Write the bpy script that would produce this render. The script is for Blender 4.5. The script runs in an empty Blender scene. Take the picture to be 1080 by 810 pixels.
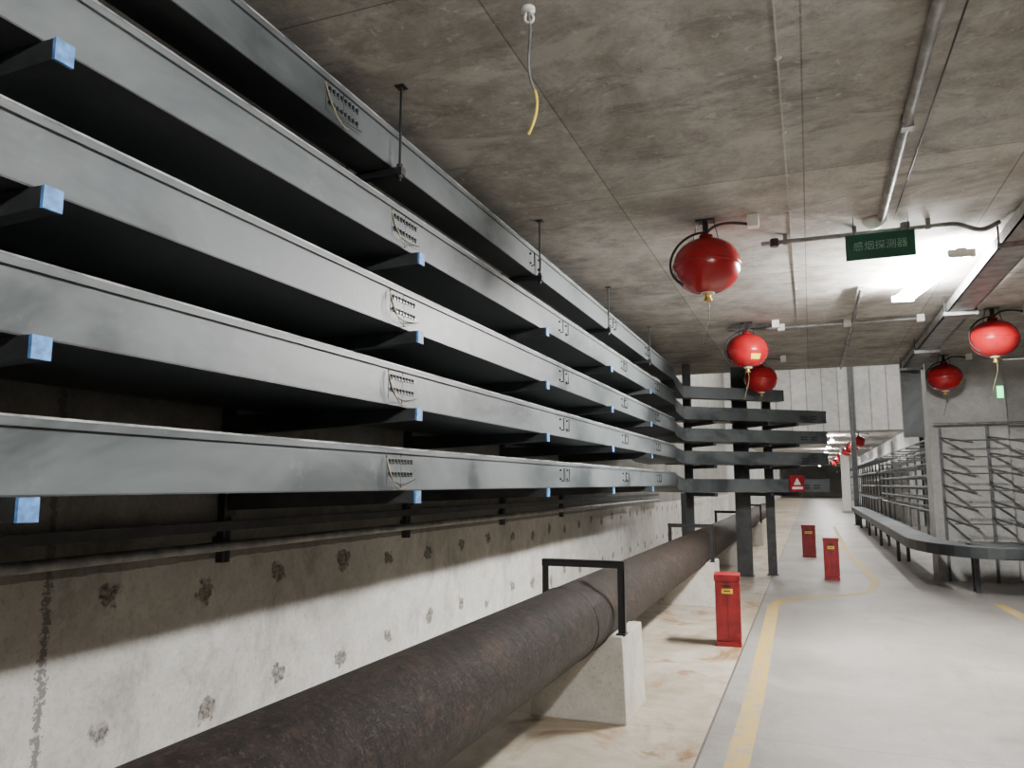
import bpy, math, random
from mathutils import Vector, Matrix
random.seed(4)
S=bpy.context.scene
H=1.5      # camera height; z values given relative to camera get +H
ZC=3.45    # ceiling

# ---------------------------------------------------------------- materials
def newmat(name):
    m=bpy.data.materials.new(name); m.use_nodes=True
    nt=m.node_tree; b=nt.nodes['Principled BSDF']
    return m,nt,b
def N(nt,t,**k):
    n=nt.nodes.new(t)
    for a,v in k.items(): setattr(n,a,v)
    return n
def ramp(nt,src,stops):
    r=N(nt,'ShaderNodeValToRGB'); e=r.color_ramp.elements
    while len(e)<len(stops): e.new(0.5)
    for i,(p,c) in enumerate(stops):
        e[i].position=p; e[i].color=(c[0],c[1],c[2],1)
    nt.links.new(src,r.inputs[0]); return r.outputs[0]
def noise(nt,co,scale,detail=6,rough=.6,dist=0):
    n=N(nt,'ShaderNodeTexNoise'); n.inputs['Scale'].default_value=scale
    n.inputs['Detail'].default_value=detail; n.inputs['Roughness'].default_value=rough
    n.inputs['Distortion'].default_value=dist
    nt.links.new(co,n.inputs['Vector']); return n.outputs[0]
def mix(nt,f,a,b,mode='MIX'):
    m=N(nt,'ShaderNodeMix',data_type='RGBA',blend_type=mode)
    def put(i,v):
        if hasattr(v,'is_output'): nt.links.new(v,m.inputs[i])
        elif isinstance(v,(int,float)): m.inputs[i].default_value=v
        else: m.inputs[i].default_value=(v[0],v[1],v[2],1)
    put(0,f); put(6,a); put(7,b); return m.outputs[2]
def bump(nt,b,h,s=.3,d=.01):
    n=N(nt,'ShaderNodeBump'); n.inputs['Strength'].default_value=s; n.inputs['Distance'].default_value=d
    nt.links.new(h,n.inputs['Height']); nt.links.new(n.outputs[0],b.inputs['Normal'])
def objco(nt):
    return N(nt,'ShaderNodeTexCoord').outputs['Object']
def mapping(nt,co,loc=(0,0,0),rot=(0,0,0),sc=(1,1,1)):
    m=N(nt,'ShaderNodeMapping'); m.inputs[1].default_value=loc; m.inputs[2].default_value=rot; m.inputs[3].default_value=sc
    nt.links.new(co,m.inputs[0]); return m.outputs[0]
def math_(nt,op,a,b=None,clamp=False):
    m=N(nt,'ShaderNodeMath',operation=op,use_clamp=clamp)
    for i,v in enumerate((a,b)):
        if v is None: continue
        if hasattr(v,'is_output'): nt.links.new(v,m.inputs[i])
        else: m.inputs[i].default_value=v
    return m.outputs[0]
def simple(name,col,rough=.5,metal=0,var=.15,scale=8,emit=None):
    m,nt,b=newmat(name); co=objco(nt)
    n=noise(nt,co,scale)
    lo=[c*(1-var) for c in col]; hi=[min(1,c*(1+var)) for c in col]
    nt.links.new(ramp(nt,n,[(.38,lo),(.62,hi)]),b.inputs['Base Color'])
    b.inputs['Roughness'].default_value=rough; b.inputs['Metallic'].default_value=metal
    if emit:
        b.inputs['Emission Color'].default_value=(*emit[:3],1); b.inputs['Emission Strength'].default_value=emit[3]
    return m
def concrete(name,dark,mid,light,panel=None,rot=(0,0,0),stain=None,rough=.85,bs=.35,holes=False,crack=False,loc=(0,0,0),mortar=.006):
    m,nt,b=newmat(name); co=objco(nt)
    n1=noise(nt,co,.9,8,.65,.4); n2=noise(nt,co,6,10,.75); n3=noise(nt,co,38,5,.75)
    c=ramp(nt,n1,[(.38,dark),(.5,mid),(.62,light)])
    c=mix(nt,.45,c,ramp(nt,n2,[(.38,dark),(.62,light)]))
    c=mix(nt,.35,c,ramp(nt,n3,[(.36,(.45,.45,.45)),(.48,(1,1,1))]),'MULTIPLY')
    if stain:
        n4=noise(nt,co,.7,8,.7,.8)
        f=ramp(nt,n4,[(.48,(0,0,0)),(.6,(1,1,1))])
        c=mix(nt,math_(nt,'MULTIPLY',f,.55),c,stain,'MIX')
        n6=noise(nt,mapping(nt,co,loc=(3,1,0),sc=(.6,1.2,1)),1.5,8,.75,.8)
        f=ramp(nt,n6,[(.53,(0,0,0)),(.62,(1,1,1))])
        c=mix(nt,math_(nt,'MULTIPLY',f,.55),c,light,'MIX')
        n7=noise(nt,mapping(nt,co,loc=(7,2,0),sc=(.55,1.2,1)),2.2,8,.78,.6)
        f=ramp(nt,n7,[(.54,(0,0,0)),(.63,(1,1,1))])
        c=mix(nt,math_(nt,'MULTIPLY',f,.45),c,(.10,.093,.084),'MIX')
        n8=noise(nt,mapping(nt,co,loc=(1,5,0)),11,6,.7,.3)
        f=ramp(nt,n8,[(.61,(0,0,0)),(.67,(1,1,1))])
        c=mix(nt,math_(nt,'MULTIPLY',f,.6),c,(.62,.6,.57),'MIX')
    h=n2
    if panel:
        bt=N(nt,'ShaderNodeTexBrick'); mp=mapping(nt,co,loc=loc,rot=rot); nt.links.new(mp,bt.inputs['Vector'])
        bt.offset=panel[2]; bt.inputs['Scale'].default_value=1
        bt.inputs['Brick Width'].default_value=panel[0]; bt.inputs['Row Height'].default_value=panel[1]
        bt.inputs['Mortar Size'].default_value=mortar; bt.inputs['Mortar Smooth'].default_value=.6
        bt.inputs['Color1'].default_value=(.72,.72,.72,1); bt.inputs['Color2'].default_value=(1,1,1,1); bt.inputs['Mortar'].default_value=(.38,.37,.35,1)
        c=mix(nt,.85,c,bt.outputs['Color'],'MULTIPLY')
    if holes:
        sx=N(nt,'ShaderNodeSeparateXYZ'); nt.links.new(co,sx.inputs[0])
        v=N(nt,'ShaderNodeTexVoronoi'); v.voronoi_dimensions='3D'; v.inputs['Scale'].default_value=1; v.inputs['Randomness'].default_value=.16
        mp=mapping(nt,co,loc=(.08,-.09,-.56),sc=(0,1/.64,1/.58))
        nz=N(nt,'ShaderNodeTexNoise'); nz.inputs['Scale'].default_value=16; nt.links.new(co,nz.inputs['Vector'])
        va=N(nt,'ShaderNodeVectorMath',operation='MULTIPLY_ADD'); nt.links.new(nz.outputs['Color'],va.inputs[0]); va.inputs[1].default_value=(0,.22,.22); nt.links.new(mp,va.inputs[2])
        vb=N(nt,'ShaderNodeVectorMath',operation='ADD'); nt.links.new(va.outputs[0],vb.inputs[0]); vb.inputs[1].default_value=(0,-.11,-.11)
        nt.links.new(vb.outputs[0],v.inputs['Vector'])
        # water marks and grime patches
        ng=noise(nt,mapping(nt,co,loc=(2,3,1),sc=(1,1,.5)),2.3,9,.78,.5)
        c=mix(nt,math_(nt,'MULTIPLY',ramp(nt,ng,[(.53,(0,0,0)),(.64,(1,1,1))]),.4),c,(.2,.19,.17))
        # shadow of the trays painted into the colour of the upper wall
        shade_band=math_(nt,'GREATER_THAN',math_(nt,'ADD',sx.outputs[2],math_(nt,'MULTIPLY',n2,.04)),1.12)
        c=mix(nt,math_(nt,'MULTIPLY',shade_band,.9),c,(.42,.41,.39),'MULTIPLY')
        f=ramp(nt,v.outputs['Distance'],[(.09,(1,1,1)),(.115,(0,0,0))])
        hc=ramp(nt,n3,[(.42,(.06,.056,.05)),(.58,(.30,.28,.25))])
        c=mix(nt,math_(nt,'MULTIPLY',f,.9),c,hc)
        if crack:
            w=math_(nt,'ADD',sx.outputs[1],math_(nt,'MULTIPLY',n2,.07))
            d=math_(nt,'ABSOLUTE',math_(nt,'SUBTRACT',w,2.42))
            f2=math_(nt,'LESS_THAN',math_(nt,'SUBTRACT',d,math_(nt,'MULTIPLY',math_(nt,'SUBTRACT',n3,.45),.16)),.008)
            c=mix(nt,math_(nt,'MULTIPLY',f2,.75),c,(.1,.095,.09))
    nt.links.new(c,b.inputs['Base Color']); b.inputs['Roughness'].default_value=rough
    b.inputs['Specular IOR Level'].default_value=.3
    bump(nt,b,h,bs,.01); return m

M_ceil=concrete('ceiling_concrete',(.27,.25,.225),(.41,.388,.355),(.57,.548,.51),panel=(2.44,1.22,0.0),rot=(0,0,math.pi/2),stain=(.215,.19,.16),loc=(.1,-.05,0))
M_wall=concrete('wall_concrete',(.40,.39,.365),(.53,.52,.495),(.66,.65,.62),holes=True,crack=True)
M_wall2=concrete('shaft_concrete',(.34,.335,.32),(.46,.455,.44),(.58,.57,.55),panel=(.55,7,0),rot=(math.pi/2,0,0),mortar=.03)
M_col=concrete('column_concrete',(.30,.295,.28),(.40,.395,.38),(.50,.495,.48))
M_lowbounce=concrete('low_bounce_concrete',(.07,.067,.063),(.10,.097,.092),(.13,.127,.12))  # for the unseen right and back walls, darkened to cut bounce light
M_block=concrete('block_concrete',(.42,.40,.35),(.52,.50,.45),(.62,.60,.55))

def floor_mat():
    m,nt,b=newmat('floor_concrete'); co=objco(nt)
    n1=noise(nt,co,.6,8,.6,.3); n2=noise(nt,co,5,8,.7); n3=noise(nt,co,60,3,.7)
    c=ramp(nt,n1,[(.38,(.195,.182,.164)),(.5,(.26,.245,.222)),(.62,(.33,.312,.284))])
    c=mix(nt,.35,c,ramp(nt,n2,[(.38,(.18,.166,.146)),(.62,(.36,.34,.31))]))
    c=mix(nt,.3,c,ramp(nt,n3,[(.4,(.6,.6,.6)),(.55,(1,1,1))]),'MULTIPLY')
    n9=noise(nt,mapping(nt,co,loc=(4,4,0),sc=(1.5,.5,1)),1.1,8,.75,1)
    c=mix(nt,math_(nt,'MULTIPLY',ramp(nt,n9,[(.54,(0,0,0)),(.62,(1,1,1))]),.35),c,(.15,.13,.105))
    sx=N(nt,'ShaderNodeSeparateXYZ'); nt.links.new(co,sx.inputs[0])
    left=math_(nt,'LESS_THAN',sx.outputs[0],-.65)
    g=ramp(nt,n1,[(.38,(.30,.25,.175)),(.5,(.40,.35,.27)),(.62,(.47,.43,.355))])
    g=mix(nt,.35,g,ramp(nt,n2,[(.4,(.24,.195,.125)),(.6,(.52,.475,.395))]))
    n5=noise(nt,mapping(nt,co,sc=(1.4,1,1)),1.3,7,.65,1.0)
    ru=ramp(nt,n5,[(.52,(0,0,0)),(.62,(1,1,1))])
    g=mix(nt,math_(nt,'MULTIPLY',ru,.65),g,(.27,.155,.06))
    ru2=ramp(nt,n5,[(.60,(0,0,0)),(.68,(1,1,1))])
    g=mix(nt,math_(nt,'MULTIPLY',ru2,.65),g,(.14,.06,.02))
    c=mix(nt,left,c,g)
    d=math_(nt,'ABSOLUTE',math_(nt,'ADD',sx.outputs[0],.65))
    c=mix(nt,math_(nt,'LESS_THAN',d,.007),c,(.09,.08,.07))
    yy=math_(nt,'PINGPONG',math_(nt,'ADD',sx.outputs[1],1.0),3.0)
    j=math_(nt,'MULTIPLY',math_(nt,'LESS_THAN',yy,.006),.5)
    c=mix(nt,j,c,(.13,.12,.11))
    nt.links.new(c,b.inputs['Base Color'])
    r=math_(nt,'ADD',math_(nt,'MULTIPLY',n2,.4),.28); nt.links.new(r,b.inputs['Roughness'])
    bump(nt,b,n2,.15,.006); return m
M_floor=floor_mat()

def tray_mat(name,k=1.0):
    m,nt,b=newmat(name); co=objco(nt)
    n1=noise(nt,mapping(nt,co,sc=(1,.5,1)),1.4,5,.6,.6); n2=noise(nt,co,18,6,.7); n3=noise(nt,co,3.3,10,.8)
    c=ramp(nt,n1,[(.38,(.042*k,.051*k,.054*k)),(.47,(.098*k,.112*k,.117*k)),(.60,(.145*k,.163*k,.168*k))])
    f=ramp(nt,n3,[(.56,(0,0,0)),(.68,(1,1,1))])
    c=mix(nt,math_(nt,'MULTIPLY',f,.3),c,(.28*k,.3*k,.3*k))
    nt.links.new(c,b.inputs['Base Color'])
    r=math_(nt,'ADD',math_(nt,'MULTIPLY',n1,.3),.3); nt.links.new(r,b.inputs['Roughness'])
    b.inputs['Specular IOR Level'].default_value=.4
    bump(nt,b,n2,.05,.002); return m
M_tray=tray_mat('tray_grey_paint'); M_trayd=tray_mat('tray_dark_paint',.75); M_trayshade=tray_mat('tray_shaded_paint',.3)  # last copy is darkened: shade beneath the trays put into its colour
M_lip=simple('tray_worn_edge',(.3,.31,.31),.5,var=.7,scale=5)
M_arm=simple('bracket_steel',(.035,.038,.04),.5,var=.3)
M_rack=simple('rack_steel',(.09,.093,.095),.5,var=.3)
M_black=simple('black_steel',(.014,.014,.015),.45)
M_blue=simple('blue_cap',(.10,.26,.58),.55,var=.3,scale=30)
M_bolt=simple('zinc_bolt',(.2,.2,.19),.35,.8)
M_holes=simple('bolt_hole_dark',(.02,.02,.02),.7)
M_copper=simple('bond_wire',(.3,.26,.14),.5)
M_olive=simple('trigger_wire',(.16,.14,.07),.5)
M_galv=simple('galvanised_conduit',(.22,.22,.22),.45,.3,var=.3)
M_red=simple('red_enamel',(.32,.010,.014),.2,var=.12)
M_red2=simple('red_box_paint',(.25,.010,.016),.4,var=.25)
M_yel=simple('yellow_label',(.75,.55,.04),.5)
M_white=simple('white_plastic',(.7,.69,.65),.45,var=.05)
M_brass=simple('brass',(.6,.42,.12),.35,.9)
M_green=simple('green_sign',(.01,.10,.055),.5,var=.1)
M_greenE=simple('exit_sign_lit',(.02,.5,.2),.5,emit=(.03,.9,.25,5))
M_tube=simple('fluorescent_tube',(1,1,1),.5,emit=(1,.98,.95,500))
M_tubeb=simple('fluorescent_tube_bright',(1,1,1),.5,emit=(1,.98,.95,2000))
M_tubef=simple('fluorescent_tube_far',(1,1,1),.5,emit=(1,.985,.96,1000))
def rust():
    m,nt,b=newmat('rusty_pipe_skin'); co=objco(nt)
    n1=noise(nt,co,2.6,8,.7,.8); n2=noise(nt,co,14,9,.88); n3=noise(nt,mapping(nt,co,sc=(1,.5,1)),6,9,.85,.5); n4=noise(nt,co,48,5,.85)
    c=ramp(nt,n1,[(.40,(.005,.0036,.003)),(.5,(.012,.008,.006)),(.60,(.028,.018,.013))])
    c=mix(nt,.5,c,ramp(nt,n2,[(.44,(.002,.0016,.0012)),(.56,(.06,.039,.028))]))
    c=mix(nt,math_(nt,'MULTIPLY',ramp(nt,n3,[(.54,(0,0,0)),(.59,(1,1,1))]),.5),c,(.10,.06,.038))
    c=mix(nt,math_(nt,'MULTIPLY',ramp(nt,n4,[(.56,(0,0,0)),(.62,(1,1,1))]),.55),c,(.15,.115,.09))
    nt.links.new(c,b.inputs['Base Color']); b.inputs['Roughness'].default_value=.55
    b.inputs['Specular IOR Level'].default_value=.3
    bump(nt,b,math_(nt,'ADD',n2,math_(nt,'MULTIPLY',n4,.6)),1.0,.03); return m
M_rust=rust()
def yellow_paint():
    m,nt,b=newmat('worn_yellow_paint'); co=objco(nt)
    n=noise(nt,co,9,8,.75)
    c=ramp(nt,n,[(.42,(.45,.30,.085)),(.52,(.42,.31,.12)),(.6,(.29,.26,.2))])
    nt.links.new(c,b.inputs['Base Color']); b.inputs['Roughness'].default_value=.6; return m
M_yline=yellow_paint()

# ---------------------------------------------------------------- mesh builder
import bmesh
class B:
    def __init__(s): s.v=[];s.f=[];s.m=[];s.sm=[];s.mats=[]
    def mi(s,mat):
        if mat not in s.mats: s.mats.append(mat)
        return s.mats.index(mat)
    def add(s,vs,fs,mat,smooth=False):
        o=len(s.v); s.v+= [tuple(p) for p in vs]; i=s.mi(mat)
        for f in fs: s.f.append([o+k for k in f]); s.m.append(i); s.sm.append(smooth)
    def box(s,a,b,mat):
        x0,y0,z0=[min(a[i],b[i]) for i in range(3)]; x1,y1,z1=[max(a[i],b[i]) for i in range(3)]
        vs=[(x0,y0,z0),(x1,y0,z0),(x1,y1,z0),(x0,y1,z0),(x0,y0,z1),(x1,y0,z1),(x1,y1,z1),(x0,y1,z1)]
        s.add(vs,[(0,3,2,1),(4,5,6,7),(0,1,5,4),(1,2,6,5),(2,3,7,6),(3,0,4,7)],mat)
    def beam(s,p,q,w,h,mat,up=(0,0,1)):
        p=Vector(p);q=Vector(q);d=(q-p).normalized();u=Vector(up)
        if abs(d.dot(u))>.98:u=Vector((0,1,0))
        r=d.cross(u).normalized();u=r.cross(d)
        vs=[]
        for c in (p,q):
            for (a,b2) in ((-1,-1),(1,-1),(1,1),(-1,1)): vs.append(c+r*w/2*a+u*h/2*b2)
        s.add(vs,[(3,2,1,0),(4,5,6,7),(0,1,5,4),(1,2,6,5),(2,3,7,6),(3,0,4,7)],mat)
    def tube(s,pts,r,mat,n=10,cap=True):
        pts=[Vector(p) for p in pts]; rings=[]; prev=None
        for i,p in enumerate(pts):
            if i==0:d=pts[1]-p
            elif i==len(pts)-1:d=p-pts[i-1]
            else:d=(pts[i+1]-p).normalized()+(p-pts[i-1]).normalized()
            d.normalize()
            if prev is None:
                u=Vector((0,0,1)) if abs(d.z)<.9 else Vector((1,0,0))
                a=d.cross(u).normalized()
            else: a=(prev-d*prev.dot(d)).normalized()
            prev=a;b2=d.cross(a)
            rr=r[i] if isinstance(r,(list,tuple)) else r
            rings.append([p+(a*math.cos(2*math.pi*k/n)+b2*math.sin(2*math.pi*k/n))*rr for k in range(n)])
        vs=[v for rg in rings for v in rg]; fs=[]
        for i in range(len(pts)-1):
            for k in range(n):
                fs.append((i*n+k,i*n+(k+1)%n,(i+1)*n+(k+1)%n,(i+1)*n+k))
        s.add(vs,fs,mat,True)
        if cap:
            s.add(rings[0],[tuple(range(n))[::-1]],mat); s.add(rings[-1],[tuple(range(n))],mat)
    def lathe(s,prof,c,mat,n=36):
        vs=[];fs=[]
        for (r,z) in prof:
            for k in range(n):
                a=2*math.pi*k/n; vs.append((c[0]+r*math.cos(a),c[1]+r*math.sin(a),c[2]+z))
        for i in range(len(prof)-1):
            for k in range(n): fs.append((i*n+k,i*n+(k+1)%n,(i+1)*n+(k+1)%n,(i+1)*n+k))
        s.add(vs,fs,mat,True)
    def obj(s,name,bevel=0,parent=None):
        me=bpy.data.meshes.new(name); me.from_pydata(s.v,[],s.f)
        for m in s.mats: me.materials.append(m)
        for p,i,sm in zip(me.polygons,s.m,s.sm): p.material_index=i; p.use_smooth=sm
        bm=bmesh.new(); bm.from_mesh(me); bmesh.ops.recalc_face_normals(bm,faces=bm.faces); bm.to_mesh(me); bm.free()
        o=bpy.data.objects.new(name,me); S.collection.objects.link(o)
        if bevel:
            md=o.modifiers.new('bevel','BEVEL'); md.width=bevel; md.segments=2; md.limit_method='ANGLE'
        if parent: o.parent=parent
        return o
def slab(name,a,b,mat):
    q=B(); q.box(a,b,mat); return q.obj(name)
def bez(p0,p1,p2,p3,n=14):
    p=[Vector(x) for x in (p0,p1,p2,p3)]; o=[]
    for i in range(n+1):
        t=i/n; o.append(p[0]*(1-t)**3+p[1]*3*t*(1-t)**2+p[2]*3*t*t*(1-t)+p[3]*t**3)
    return o

# ---------------------------------------------------------------- room shell
Y0,YS,YF,YE=-7.0,14.0,31.0,95.0
slab('floor',(-3.3,Y0-.3,-.3),(6.3,YE+.3,0),M_floor)
slab('ceiling',(-3.3,Y0-.3,ZC),(4.5,YS,ZC+.5),M_ceil)
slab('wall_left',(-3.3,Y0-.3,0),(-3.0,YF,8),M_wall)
slab('wall_right',(4.2,Y0-.3,0),(4.5,YS+.4,ZC),M_lowbounce)
slab('wall_back',(-3.0,Y0-.3,0),(4.2,Y0,ZC),M_lowbounce)
slab('wall_shaft_right',(4.5,YS,0),(4.8,YF,8),M_wall2)
slab('wall_above_opening',(-3.0,YS-.3,ZC+.5),(4.8,YS,8),M_wall2)
slab('ceiling_shaft',(-3.3,YS-.3,8),(4.8,YF+.4,8.3),M_wall2)
slab('wall_lintel',(-3.0,YF,ZC),(4.8,YF+.4,8),M_wall2)
slab('ceiling_far',(-3.3,YF+.4,ZC),(6,YE,ZC+.3),M_ceil)
slab('wall_far_left',(-3.3,YF,0),(-3.0,YE,ZC),M_col)
slab('wall_far_right',(3.4,YF,0),(3.7,YE,ZC),M_col)
slab('wall_far_end',(-3.3,YE,0),(4.8,YE+.3,ZC+.3),M_col)
slab('wall_column',(1.81,13.9,0),(2.9,14.5,ZC),M_col)
slab('wall_pier',(2.9,14.05,0),(4.5,14.5,ZC),M_wall2)

for (x,y) in ((1.72,44),):
    q=B(); q.box((x-.2,y-.2,0),(x+.2,y+.2,ZC-.001),M_white); q.box((x-.24,y-.24,0),(x+.24,y+.24,.12),M_col); q.obj('concrete_column',.01)

# ---------------------------------------------------------------- cable trays
def offset_path(pts,d):
    out=[]
    P=[Vector((p[0],p[1])) for p in pts]
    for i,p in enumerate(P):
        ns=[]
        if i>0: t=(p-P[i-1]).normalized(); ns.append(Vector((-t.y,t.x)))
        if i<len(P)-1: t=(P[i+1]-p).normalized(); ns.append(Vector((-t.y,t.x)))
        n=sum(ns,Vector((0,0))).normalized(); k=1/max(.4,n.dot(ns[0]))
        out.append(p+n*d*k)
    return out
def sweep(q,pts,o0,o1,h0,h1,mat):
    a=offset_path(pts,o0); b=offset_path(pts,o1); vs=[]; fs=[]
    for i,p in enumerate(pts):
        z=p[2]; vs+=[(a[i].x,a[i].y,z+h0),(b[i].x,b[i].y,z+h0),(b[i].x,b[i].y,z+h1),(a[i].x,a[i].y,z+h1)]
    for i in range(len(pts)-1):
        for k in range(4): fs.append((i*4+k,i*4+(k+1)%4,(i+1)*4+(k+1)%4,(i+1)*4+k))
    n=len(pts)*4; fs+=[(0,1,2,3),(n-1,n-2,n-3,n-4)]
    q.add(vs,fs,mat)
XT=-1.85
rows=[(-.03,.195,-.10),(.375,.19,-.075),(.765,.19,-.12),(1.17,.19,-.19)]
def tray_detail(q,x,y,zb,h,kind):
    zc=zb+h*.52
    if kind=='joint':
        q.box((x,y-.13,zb+.03),(x+.002,y+.13,zb+h-.035),M_tray)
        for r in (0,1):
            for i in range(8):
                yy=y-.105+i*.03; zz=zc+(.032 if r else -.03)
                q.beam((x+.002,yy-.006,zz+.006),(x+.012,yy-.006,zz+.006),.012,.012,M_holes)
                q.tube([(x+.002,yy+.003,zz-.005),(x+.01,yy+.003,zz-.005)],.005,M_bolt,6)
        q.tube(bez((x+.01,y-.15,zc+.05),(x+.05,y-.19,zc-.02),(x+.04,y-.1,zc-.13),(x+.012,y+.03,zc-.085)),.0028,M_copper,5)
        q.tube(bez((x+.01,y-.15,zc+.06),(x+.03,y-.16,zc-.1),(x+.04,y-.05,zc-.09),(x+.012,y+.13,zc-.05)),.0028,M_holes,5)
        q.box((x,y-.001,zb+.004),(x+.0028,y+.001,zb+h-.025),M_holes)
    else:
        for yy in (y-.09,y+.09):
            for zz in (zc-.035,zc+.035): q.tube([(x+.002,yy,zz),(x+.013,yy,zz)],.008,M_holes,6)
        q.tube([(x+.006,y-.07,zc-.05),(x+.03,y-.07,zc-.05),(x+.03,y-.07,zc+.045),(x+.03,y+.07,zc+.045),(x+.03,y+.07,zc-.05),(x+.006,y+.07,zc-.05)],.005,M_holes,5)
DIR=Vector((.776,.631))
def diag(t): return (XT+DIR.x*t, 11.8+DIR.y*t)
for (z0,h,dz) in rows:
    z=z0+H
    q=B()
    pts=[(XT,Y0+.2,z),(XT,11.5,z),(XT+.01,11.7,z+dz*.5),(*diag(.12),z+dz),(*diag(2.75),z+dz)]
    sweep(q,pts[:2],0,.85,.002,h,M_tray)
    sweep(q,pts[1:4],0,.7,0,h,M_trayd)
    sweep(q,pts[3:],0,.6,0,h,M_trayd)
    sweep(q,pts[:2],-.012,.862,h-.022,h+.004,M_tray)
    sweep(q,pts[:2],-.0135,.0,h+.0,h+.0065,M_lip)
    sweep(q,pts[3:],-.012,.612,h-.03,h+.004,M_trayd)
    sweep(q,pts[3:],-.010,.61,-.004,.02,M_trayd)
    sweep(q,pts[3:],.001,.599,-.006,-.003,M_trayshade)
    sweep(q,pts[:2],.001,.849,-.003,.004,M_trayshade)
    for y in (-3.3,0.55,3.3,5.95,8.15,10.1):
        tray_detail(q,XT,y,z,h,'joint' if y in(3.3,-3.3) else 'handle')
        q.box((XT-.86,y-.002,z+h),(XT+.0145,y+.002,z+h+.006),M_holes)
    for t in (2.3,2.5):
        c=Vector((*diag(t),z+dz+h*.5)); d=Vector((DIR.x,DIR.y,0)); nrm=Vector((DIR.y,-DIR.x,0))
        q.beam(c+nrm*.003-d*.06,c+nrm*.003+d*.06,.006,.02,M_holes)
        q.beam(c+nrm*.003-d*.06+Vector((0,0,-.04)),c+nrm*.003+d*.06+Vector((0,0,-.04)),.006,.02,M_holes)
    q.obj('cable_tray')
q=B(); z=1.53+H; h=.18; XE=-1.83
pts=[(XE,Y0+.2,z),(XE,11.4,z),(XE+.01,11.65,z-.1),(*diag(.12),z-.22),(*diag(1.95),z-.22)]
sweep(q,pts[:2],0,.2,0.002,h,M_tray); sweep(q,pts[1:],0,.2,0,h,M_trayd); sweep(q,pts[:2],-.012,.212,h-.022,h+.004,M_tray); sweep(q,pts[:2],-.0135,0,h,h+.0065,M_lip)
sweep(q,pts[:2],.001,.199,-.003,.004,M_trayshade)
for y in (2.7,-2): tray_detail(q,XE,y,z,h,'joint')
for y in (5.2,7.6,9.4): tray_detail(q,XE,y,z,h,'handle')
q.obj('ceiling_cable_tray')
for k in range(-1,4):
    y=3.15+2.1*k
    q=B(); zt=z-.02
    q.box((XE-.30,y-.02,zt-.02),(XE+.05,y+.02,zt+.0165),M_black)
    for x in (XE+.03,XE-.27):
        q.tube([(x,y,zt-.05),(x,y,ZC-.001)],.007,M_black,8); q.tube([(x,y,zt+.02),(x,y,zt+.035)],.016,M_black,6)
        q.tube([(x,y,zt-.035),(x,y,zt-.02)],.016,M_black,6)
        q.box((x-.025,y-.025,ZC-.008),(x+.025,y+.025,ZC-.001),M_black)
    q.obj('ceiling_tray_hanger')

for k in range(-3,5):
    y=1.36+2.03*k
    q=B()
    q.box((-2.999,y-.03,H-.42),(-2.955,y+.03,ZC-.02),M_arm)
    q.box((-2.958,y-.012,H-.42),(-2.952,y+.012,ZC-.02),M_holes)
    q.box((-2.999,y-.06,H-.36),(-2.992,y+.06,H-.28),M_arm)
    for (z0,h,dz) in rows:
        zt=z0+H-.004
        xa,xb=-2.955,-1.80
        vs=[]
        for (x,hh) in ((xa,.11),(xb,.058)):
            vs+=[(x,y-.026,zt-hh),(x,y+.026,zt-hh),(x,y+.026,zt),(x,y-.026,zt)]
        fs=[(0,1,5,4),(1,2,6,5),(2,3,7,6),(3,0,4,7),(0,3,2,1),(4,5,6,7)]
        q.add(vs,fs,M_arm)
        q.box((xb-.008,y-.028,zt-.061),(xb+.003,y+.028,zt),M_blue)
        q.box((-2.955,y-.045,zt-.14),(-2.94,y+.045,zt),M_arm)
    q.obj('tray_support_bracket')

def hpost(q,x,y,w,d,z0,z1,mat):
    q.box((x-w/2,y-d/2,z0),(x+w/2,y-d/2+.014,z1),mat)
    q.box((x-w/2,y+d/2-.014,z0),(x+w/2,y+d/2,z1),mat)
    q.box((x-.008,y-d/2+.01,z0),(x+.008,y+d/2-.01,z1),mat)
for t,w in ((.62,.12),(1.62,.24),(2.15,.14)):
    c=Vector((*diag(t),0)); nb=Vector((-DIR.y,DIR.x,0)); p=c+nb*.74
    q=B()
    hpost(q,p.x,p.y,w,.13,0,ZC-.001,M_arm)
    q.box((p.x-w/2-.02,p.y-.1,0),(p.x+w/2+.02,p.y+.1,.015),M_arm)
    for (z0,h,dz) in rows:
        zt=z0+H+dz-.010
        q.beam(p+Vector((0,0,zt-.03)),c-nb*.04+Vector((0,0,zt-.03)),.05,.055,M_arm)
    q.obj('tray_support_post')
q=B()
q.box((-1.79,11.55,0.0),(-1.72,11.62,H-.14),M_black); q.box((-1.84,11.5,0),(-1.69,11.67,.012),M_black)
q.obj('tray_corner_post')

q=B(); q.tube([(-2.925,Y0+.1,H-.33),(-2.925,16,H-.33)],.026,M_galv,10)
for y in [-6,-3,0,3,6,9,12,15]: q.box((-3,y-.02,H-.36),(-2.93,y+.02,H-.33),M_arm)
q.obj('wall_pipe_rail')
q=B(); q.box((-2.95,Y0+.1,H-.25),(-2.925,16,H-.2),M_arm); q.obj('wall_flat_bar')

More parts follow.
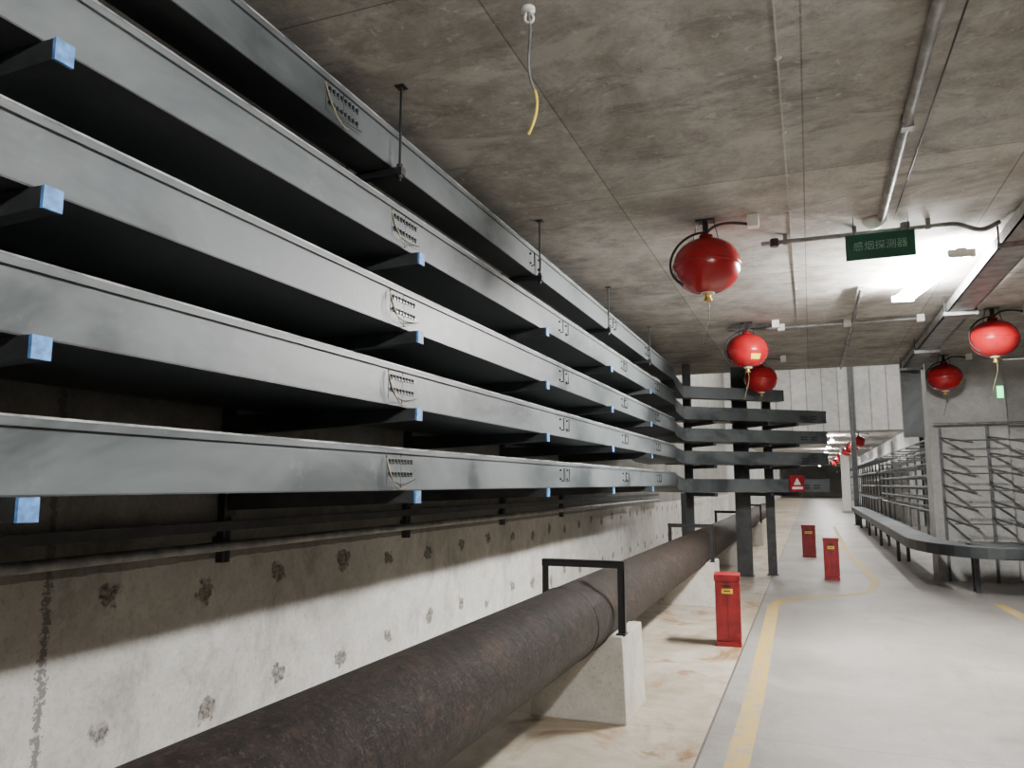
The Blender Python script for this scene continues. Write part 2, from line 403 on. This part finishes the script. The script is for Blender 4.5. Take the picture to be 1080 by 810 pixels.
# ---------------------------------------------------------------- big rusty pipe + supports
PX,PZ,PR=-1.44,H-.852,.221
q=B()
ys=[Y0+.1]+[i*1.0 for i in range(-6,27)]+[26.5]
q.tube([(PX,y,PZ) for y in ys],PR,M_rust,48)
for y in (-1.2,4.6,10.7,16.5): q.tube([(PX,y-.012,PZ),(PX,y-.006,PZ),(PX,y+.006,PZ),(PX,y+.012,PZ)],[PR,PR+.006,PR+.006,PR],M_rust,48,False)
q.obj('rusty_pipe')
for y in (-.05,4.95,9.9,15.0,20.0):
    q=B(); x0,x1,y1=-1.76,-1.16,y+.6; zt=H-.966
    prof=[(x0-.02,0),(x1+.02,0),(x1,zt)]
    n=10; a0=math.acos(max(-1,min(1,(PZ-zt)/(PR+.004))))
    for i in range(n+1):
        a=a0-2*a0*i/n; prof.append((PX+math.sin(a)*(PR+.004),PZ-math.cos(a)*(PR+.004)))
    prof.append((x0,zt))
    m=len(prof); vs=[(p[0],y,p[1]) for p in prof]+[(p[0],y1,p[1]) for p in prof]
    fs=[tuple(range(m)),tuple(range(2*m-1,m-1,-1))]+[(i,(i+1)%m,m+(i+1)%m,m+i) for i in range(m)]
    q.add(vs,fs,M_block); q.obj('concrete_pipe_block',.008)
    q=B(); yf=y+.08; zt2=H-.53
    for x in (x0+.065,x1-.02):
        q.box((x-.022,yf-.003,zt),(x+.022,yf+.003,zt2+.02),M_black)
        q.box((x+(.016 if x>PX else -.022),yf-.003,zt),(x+(.022 if x>PX else -.016),yf+.045,zt2+.02),M_black)
        q.box((x-.03,yf-.03,zt),(x+.03,yf+.06,zt+.01),M_black)
    q.box((x0+.04,yf-.006,zt2-.02),(x1+.003,yf+.0,zt2+.025),M_black)
    q.box((x0+.04,yf-.006,zt2+.02),(x1+.003,yf+.05,zt2+.026),M_black)
    q.obj('pipe_hold_down_frame')

# ---------------------------------------------------------------- hanging extinguisher balls
def ball(x,y,detail=True,lab=True):
    q=B(); c=(x,y,1.6+H)
    R,Hh=.245,.205
    prof=[]
    for i in range(25):
        a=-math.pi/2+math.pi*i/24; r=R*abs(math.cos(a))**.85; zz=Hh*math.sin(a)
        prof.append((max(.001,r),zz))
    q.lathe(prof,c,M_red,40)
    q.lathe([(R-.004,-.012),(R+.006,-.01),(R+.006,.01),(R-.004,.012)],c,M_red,40)
    q.lathe([(.0,Hh+.03),(.05,Hh+.03),(.055,Hh-.01),(.06,Hh-.02)],c,M_red,20)
    q.lathe([(.045,-Hh+.015),(.045,-Hh-.01),(.022,-Hh-.015),(.022,-Hh-.04),(.03,-Hh-.045),(.03,-Hh-.06),(.0,-Hh-.06)],c,M_brass,16)
    q.lathe([(.05,-Hh+.02),(.05,-Hh-.006),(.02,-Hh-.006)],c,M_white,16)
    q.box((x-.02,y-.02,c[2]+Hh+.01),(x+.02,y+.02,ZC-.001),M_black)
    q.box((x-.07,y-.05,ZC-.01),(x+.07,y+.05,ZC-.001),M_black)
    for sx in (-1,1): q.beam((x+.06*sx,y,ZC-.008),(x+.1*sx,y,c[2]+Hh-.045),.02,.006,M_black)
    q.tube(bez((x+.32,y+.02,ZC-.06),(x+.15,y,ZC-.02),(x+.05,y-.02,ZC-.03),(x,y-.03,c[2]+Hh+.02)),.011,M_black,6)
    q.tube(bez((x,y-.05,c[2]+Hh+.04),(x-.22,y-.06,c[2]+Hh+.05),(x-.36,y-.05,c[2]-.02),(x-.16,y-.14,c[2]-.16)),.01,M_black,6)
    q.tube(bez((x,y-.02,c[2]-Hh-.05),(x+.03,y-.02,c[2]-Hh-.16),(x-.01,y,c[2]-Hh-.2),(x-.05,y,c[2]-Hh-.38)),.003,M_olive,5)
    if lab:
        vs=[];fs=[]
        for i in range(7):
            a=math.radians(-75+i*5)
            for zz in (-.07,-.13):
                rr=R*math.sqrt(1-(zz/Hh)**2)**.85+.006; vs.append((x+rr*math.cos(a),y+rr*math.sin(a),c[2]+zz))
        for i in range(6): fs.append((2*i,2*i+1,2*i+3,2*i+2))
        q.add(vs,fs,M_yel,True)
    q.box((x+.30,y-.04,ZC-.09),(x+.38,y+.04,ZC-.001),M_white)
    return q.obj('hanging_fire_extinguisher')
for y in (5.7,9.63,12.4): ball(-.645,y,lab=(y==9.63))
for y in (2.2,6.0,9.8,13.2): ball(1.98,y,lab=False)
for y in (32.5,35.5,39,42.5,46,50,54,58,63,68): ball(1.8,y,False,False)

# ---------------------------------------------------------------- fire extinguisher boxes
def firebox(x0,y0,w=.22,d=.27,h=.65,ang=0):
    q=B(); x1=w;y1=d
    q.box((.0,.0,.05),(x1,y1,h-.05),M_red2)
    q.box((-.008,-.008,h-.055),(x1+.008,y1+.008,h),M_red2)
    q.box((-.004,-.004,.0),(x1+.004,y1+.004,.045),M_red2)
    q.box((.015,-.006,.07),(x1-.015,.0,h-.075),M_red2)
    q.box((x1*.5-.002,-.0075,.07),(x1*.5+.002,-.005,h-.075),M_holes)
    q.box((.06,-.009,h-.17),(x1-.06,-.006,h-.125),M_yel)
    q.box((.08,-.0095,h-.152),(x1-.08,-.0088,h-.142),M_holes)
    q.box((x1*.5-.03,-.016,h-.105),(x1*.5+.03,-.006,h-.09),M_holes)
    q.box((x1,.02,.07),(x1+.005,y1-.02,h-.075),M_red2)
    o=q.obj('fire_extinguisher_box',.004); o.location=(x0,y0,0); o.rotation_euler=(0,0,ang); return o
firebox(-.885,7.6,ang=math.radians(4)); firebox(.14,13.3); firebox(-.22,17.2,w=.26)

# ---------------------------------------------------------------- ceiling conduits
def conduit(name,pts,r,mat=M_galv,clips=()):
    q=B(); q.tube(pts,r,mat,10)
    for c in clips: q.box((c[0]-.03,c[1]-.03,c[2]-r-.01),(c[0]+.03,c[1]+.03,ZC-.001),mat)
    return q.obj(name)
zc=ZC-.035
conduit('ceiling_conduit',[(.57,Y0+.1,zc),(.57,6.0,zc)],.028,M_galv,[(.57,2.2,zc),(.57,4.4,zc)])
conduit('ceiling_wire',[(.69,Y0+.1,ZC-.02),(.68,3,ZC-.03),(.66,6.1,ZC-.02)],.005,M_black)
q=B(); zz=ZC-.06
q.tube([(-.28,6.25,zz),(1.05,6.25,zz)]+bez((1.05,6.25,zz),(1.15,6.25,zz),(1.2,6.25,zz-.1),(1.3,6.25,zz-.05),8)[1:]+[(1.36,6.25,zz-.02)],.018,M_galv,10)
for x in (-.1,.4,.9): q.box((x-.015,6.23,zz-.025),(x+.015,6.27,ZC-.001),M_galv)
q.tube([(-.18,6.25,zz-.03),(-.18,6.25,zz+.03)],.035,M_black,10); q.tube([(.75,6.25,zz-.03),(.75,6.25,zz+.05)],.035,M_galv,10)
q.obj('cross_conduit')
q=B()
q.tube([(-.9,9.9,ZC-.04),(1.3,9.9,ZC-.04)],.018,M_galv,10)
for x in (-.25,.5,1.28): q.box((x-.04,9.86,ZC-.08),(x+.04,9.94,ZC-.001),M_white)
q.obj('cross_conduit')
conduit('ceiling_conduit',[(.56,8.2,ZC-.03),(.56,9.8,ZC-.03)],.02,M_galv)
conduit('ceiling_conduit',[(.56,10.0,ZC-.03),(.56,13.9,ZC-.03)],.02,M_galv,[(.56,11.5,ZC-.03)])
q=B(); q.box((-.056,Y0+.1,ZC-.004),(-.048,13.9,ZC-.0005),M_wall2)
for i in range(22):
    y=-3+i*.72+random.random()*.3; q.lathe([(.0,-.006),(.016,-.004),(.02,0)],(-.052,y,ZC),M_wall2,8)
q.obj('trim_ceiling_seam')
q=B(); q.lathe([(.0,-.001),(.08,-.001),(.085,-.02),(.06,-.05),(.035,-.075),(0,-.075)],(.53,6.1,ZC),M_white,24); q.obj('smoke_detector')
sg=bpy.data.objects.new('smoke_detector_sign',None); S.collection.objects.link(sg)
q=B(); q.box((.32,6.0,H+1.62),(.78,6.015,H+1.81),M_green)
for x in (.38,.74): q.tube([(x,6.01,H+1.81),(x,6.01,ZC-.001)],.003,M_black,6)
q.obj('panel',parent=sg)
def text(s,size,loc,rot,mat,parent,name):
    cu=bpy.data.curves.new(name,'FONT'); cu.body=s; cu.size=size; cu.align_x='CENTER'; cu.align_y='CENTER'; cu.extrude=.001
    o=bpy.data.objects.new(name,cu); S.collection.objects.link(o); o.location=loc; o.rotation_euler=rot
    o.data.materials.append(mat); o.parent=parent
text('感烟探测器',.072,(.55,5.997,H+1.715),(math.pi/2,0,0),simple('sign_lettering',(.25,.45,.36),.5),sg,'lettering')

q=B()
x,y=-1.0,2.78
q.lathe([(.0,-.001),(.03,-.001),(.03,-.015),(.012,-.02),(.0,-.02)],(x,y,ZC),M_white,14)
q.tube(bez((x,y,ZC-.01),(x-.05,y,ZC-.08),(x+.06,y,ZC-.09),(x+.01,y,ZC-.02)),.006,M_white,6)
q.tube(bez((x,y,ZC-.01),(x+.03,y,ZC-.15),(x-.03,y,ZC-.25),(x+.03,y,ZC-.37)),.0055,M_galv,6)
q.tube(bez((x+.03,y,ZC-.37),(x+.05,y,ZC-.43),(x+.03,y,ZC-.5),(x+.0,y,ZC-.55)),.006,M_yel,6)
q.obj('loose_ceiling_cable')

# ---------------------------------------------------------------- lamps
def lamp(x,y,z=ZC,ang=0,mat=M_tube,L=1.25,drop=.16,w=.055):
    q=B()
    q.box((-.035,-L/2,-.04-drop),(.035,L/2,-drop),M_white)
    for yy in (-L*.35,L*.35): q.tube([(0,yy,-drop),(0,yy,-.001)],.006,M_white,6)
    for s in (-1,1):
        q.box((-w-.02,s*(L/2-.02)-.015,-.07-drop),(w+.02,s*(L/2-.02)+.015,-.01-drop),M_white)
        q.tube([(s*w,-L/2+.03,-.045-drop),(s*w,L/2-.03,-.045-drop)],.014,mat,8)
    o=q.obj('fluorescent_lamp'); o.location=(x,y,z); o.rotation_euler=(0,0,ang); return o
lamp(1.07,7.6,ang=math.radians(10),L=1.6,drop=.09,mat=M_tubeb,w=.08)
lamp(1.0,1.9); lamp(1.0,-1.2); lamp(1.0,-4.6)
for (x,y) in ((1.0,18),(1.0,26),(-1.5,22)): lamp(x,y,z=8,mat=M_tubef,L=2.4)
for y in (34,40,47,54,62,71,82): lamp(.9,y,mat=M_tubef)

# ---------------------------------------------------------------- right side overhead tray
q=B(); zb=ZC-.17
q.box((1.42,3.0,zb),(1.66,13.5,zb+.012),M_galv)
q.box((1.42,3.0,zb),(1.432,13.5,zb+.1),M_galv); q.box((1.648,3.0,zb),(1.66,13.5,zb+.1),M_galv)
q.box((1.42,13.38,H+.72),(1.66,13.5,zb),M_trayd)
q.box((1.40,13.36,H+.72),(1.42,13.52,zb+.1),M_trayd);q.box((1.66,13.36,H+.72),(1.68,13.52,zb+.1),M_trayd)
for y in (4,6.5,9,11.5,13.2):
    q.box((1.38,y-.02,zb-.04),(1.70,y+.02,zb),M_galv)
    for x in (1.395,1.685): q.tube([(x,y,zb-.05),(x,y,ZC-.001)],.007,M_black,6)
q.obj('overhead_cable_tray')
q=B(); q.box((2.79,13.87,H+1.33),(2.87,13.88,H+1.51),M_greenE); q.box((2.78,13.88,H+1.32),(2.88,13.9,H+1.52),M_white)
q.obj('exit_sign')

# ---------------------------------------------------------------- low tray with elbow, right
q=B(); z=H-.82-.15
pts=[(1.33,30.5,z),(1.33,13.6,z)]
for i in range(1,9):
    a=math.pi/2*i/8; pts.append((1.33+.95*(1-math.cos(a)),13.6-2.0*math.sin(a),z))
pts=pts+[(4.1,11.6,z)]
sweep(q,pts,0,.42,0,.01,M_trayd); sweep(q,pts,0,.012,0,.15,M_trayshade); sweep(q,pts,.408,.42,0,.15,M_trayd)
sweep(q,pts,-.01,.43,.142,.15,M_tray)
q.obj('low_cable_tray')
q=B(); q.box((1.95,12.1,z),(4.1,12.85,z+.14),M_trayshade); q.box((1.94,12.09,z+.14),(4.1,12.86,z+.15),M_tray)
q.box((2.6,12.1,z+.15),(2.61,12.85,z+.156),M_holes); q.box((3.4,12.1,z+.15),(3.41,12.85,z+.156),M_holes)
for x in (2.1,3.9):
    for y in (12.5,12.7): q.box((x-.03,y-.03,0),(x+.03,y+.03,z),M_arm)
q.obj('low_cable_tray')
for y in (29,25,21,17):
    x=1.54
    q=B(); q.box((x-.2,y-.03,z-.06),(x+.2,y+.03,z-.001),M_arm)
    for s in(.0,.17): q.box((x+s-.03,y-.03,0),(x+s+.03,y+.03,z-.05),M_arm)
    q.obj('low_tray_stand')
q=B(); x=3.7; q.box((x-.03,11.6,z-.06),(x+.03,12.02,z-.001),M_arm); q.box((x-.03,11.9,0),(x+.03,11.96,z-.05),M_arm); q.obj('low_tray_stand')

q=B()
for y in [16+2.0*i for i in range(8)]:
    q.box((2.92,y-.03,0),(2.98,y+.03,H+.95),M_rack)
    for zz in (-.6,-.35,-.1,.15,.4,.65,.9):
        q.box((2.3,y-.02,H+zz-.04),(2.92,y+.02,H+zz),M_rack)
for zz in (-.6,-.35,-.1,.15,.4,.65,.9):
    for x in (2.35,2.85): q.tube([(x,15.6,H+zz+.02),(x,30.3,H+zz+.02)],.02,M_rack,6)
q.obj('cable_rack')
q=B()
for y in [33+2*i for i in range(15)]:
    q.box((2.92,y-.03,0),(2.98,y+.03,H+.95),M_rack)
for zz in (-.6,-.1,.4,.9):
    q.box((2.3,32,H+zz),(2.95,62,H+zz+.05),M_rack)
q.obj('cable_rack')
q=B()
for x in (1.95,2.6,3.25,3.9):
    q.box((x-.02,13.8,0),(x+.02,13.84,H+.95),M_rack)
    for i in range(6):
        zz=H+.72-.25*i
        q.beam((x,13.8,zz),(x+.30,13.0,zz-.12),.022,.026,M_rack)
for zz in (H+.93,): q.tube([(1.85,13.78,zz),(4.15,13.78,zz)],.022,M_galv,8)
for i in range(6):
    zz=H+.72-.25*i-.07; q.tube([(2.0,13.35,zz),(4.15,13.35,zz)],.012,M_rack,6)
q.obj('cable_rack')
q=B(); q.box((1.45,30.8,0.0),(1.62,30.99,7.9),M_arm); q.box((1.40,30.78,0),(1.67,30.99,.02),M_arm); q.obj('steel_post')

ws=bpy.data.objects.new('warning_sign',None); S.collection.objects.link(ws)
c=Vector((*diag(2.1),0))+Vector((DIR.y,-DIR.x,0))*.03
q=B(); nrm=Vector((DIR.y,-DIR.x,0)); d=Vector((DIR.x,DIR.y,0)); zz=H-.0
q.beam(c-d*.14+Vector((0,0,zz)),c+d*.14+Vector((0,0,zz)),.01,.26,M_red2)
p=c+nrm*.007
tri=[p+Vector((0,0,zz+.09)),p-d*.07+Vector((0,0,zz-.02)),p+d*.07+Vector((0,0,zz-.02))]
q.add(tri,[(0,1,2)],M_white)
q.beam(p-d*.1+Vector((0,0,zz-.07)),p+d*.1+Vector((0,0,zz-.07)),.004,.04,M_white)
q.obj('panel',parent=ws)

def line(pts,w):
    q=B(); a=offset_path([(p[0],p[1],0) for p in pts],w/2); b=offset_path([(p[0],p[1],0) for p in pts],-w/2)
    vs=[];fs=[]
    for i in range(len(pts)): vs+=[(a[i].x,a[i].y,.003),(b[i].x,b[i].y,.003)]
    for i in range(len(pts)-1): fs.append((2*i,2*i+1,2*i+3,2*i+2))
    q.add(vs,fs,M_yline); return q.obj('yellow_floor_line')
line([(-.44,Y0+.1),(-.44,6),(-.5,10.3)],.13)
line([(-.5,10.3),(-.42,10.8),(-.2,11.15),(.3,11.5),(.7,12.1),(.87,13.2),(.8,16),(.68,19),(.68,30)],.13)
line([(2.25,7.5),(2.15,10.9),(2.12,11.4)],.13)

# ---------------------------------------------------------------- world, camera
w=bpy.data.worlds.new('World'); S.world=w; w.use_nodes=True
w.node_tree.nodes['Background'].inputs[0].default_value=(.8,.85,.9,1); w.node_tree.nodes['Background'].inputs[1].default_value=.02
cam=bpy.data.cameras.new('camera'); co=bpy.data.objects.new('camera',cam); S.collection.objects.link(co)
cam.sensor_width=36; cam.lens=811/1080*36; cam.clip_start=.02; cam.clip_end=300
R=Vector((.9331,.3594,0)); F=Vector((-.3564,.9254,.1284)).normalized(); R.normalize(); U=R.cross(F).normalized()
m=Matrix((( R.x,U.x,-F.x,0),(R.y,U.y,-F.y,0),(R.z,U.z,-F.z,H),(0,0,0,1)))
co.matrix_world=m; S.camera=co
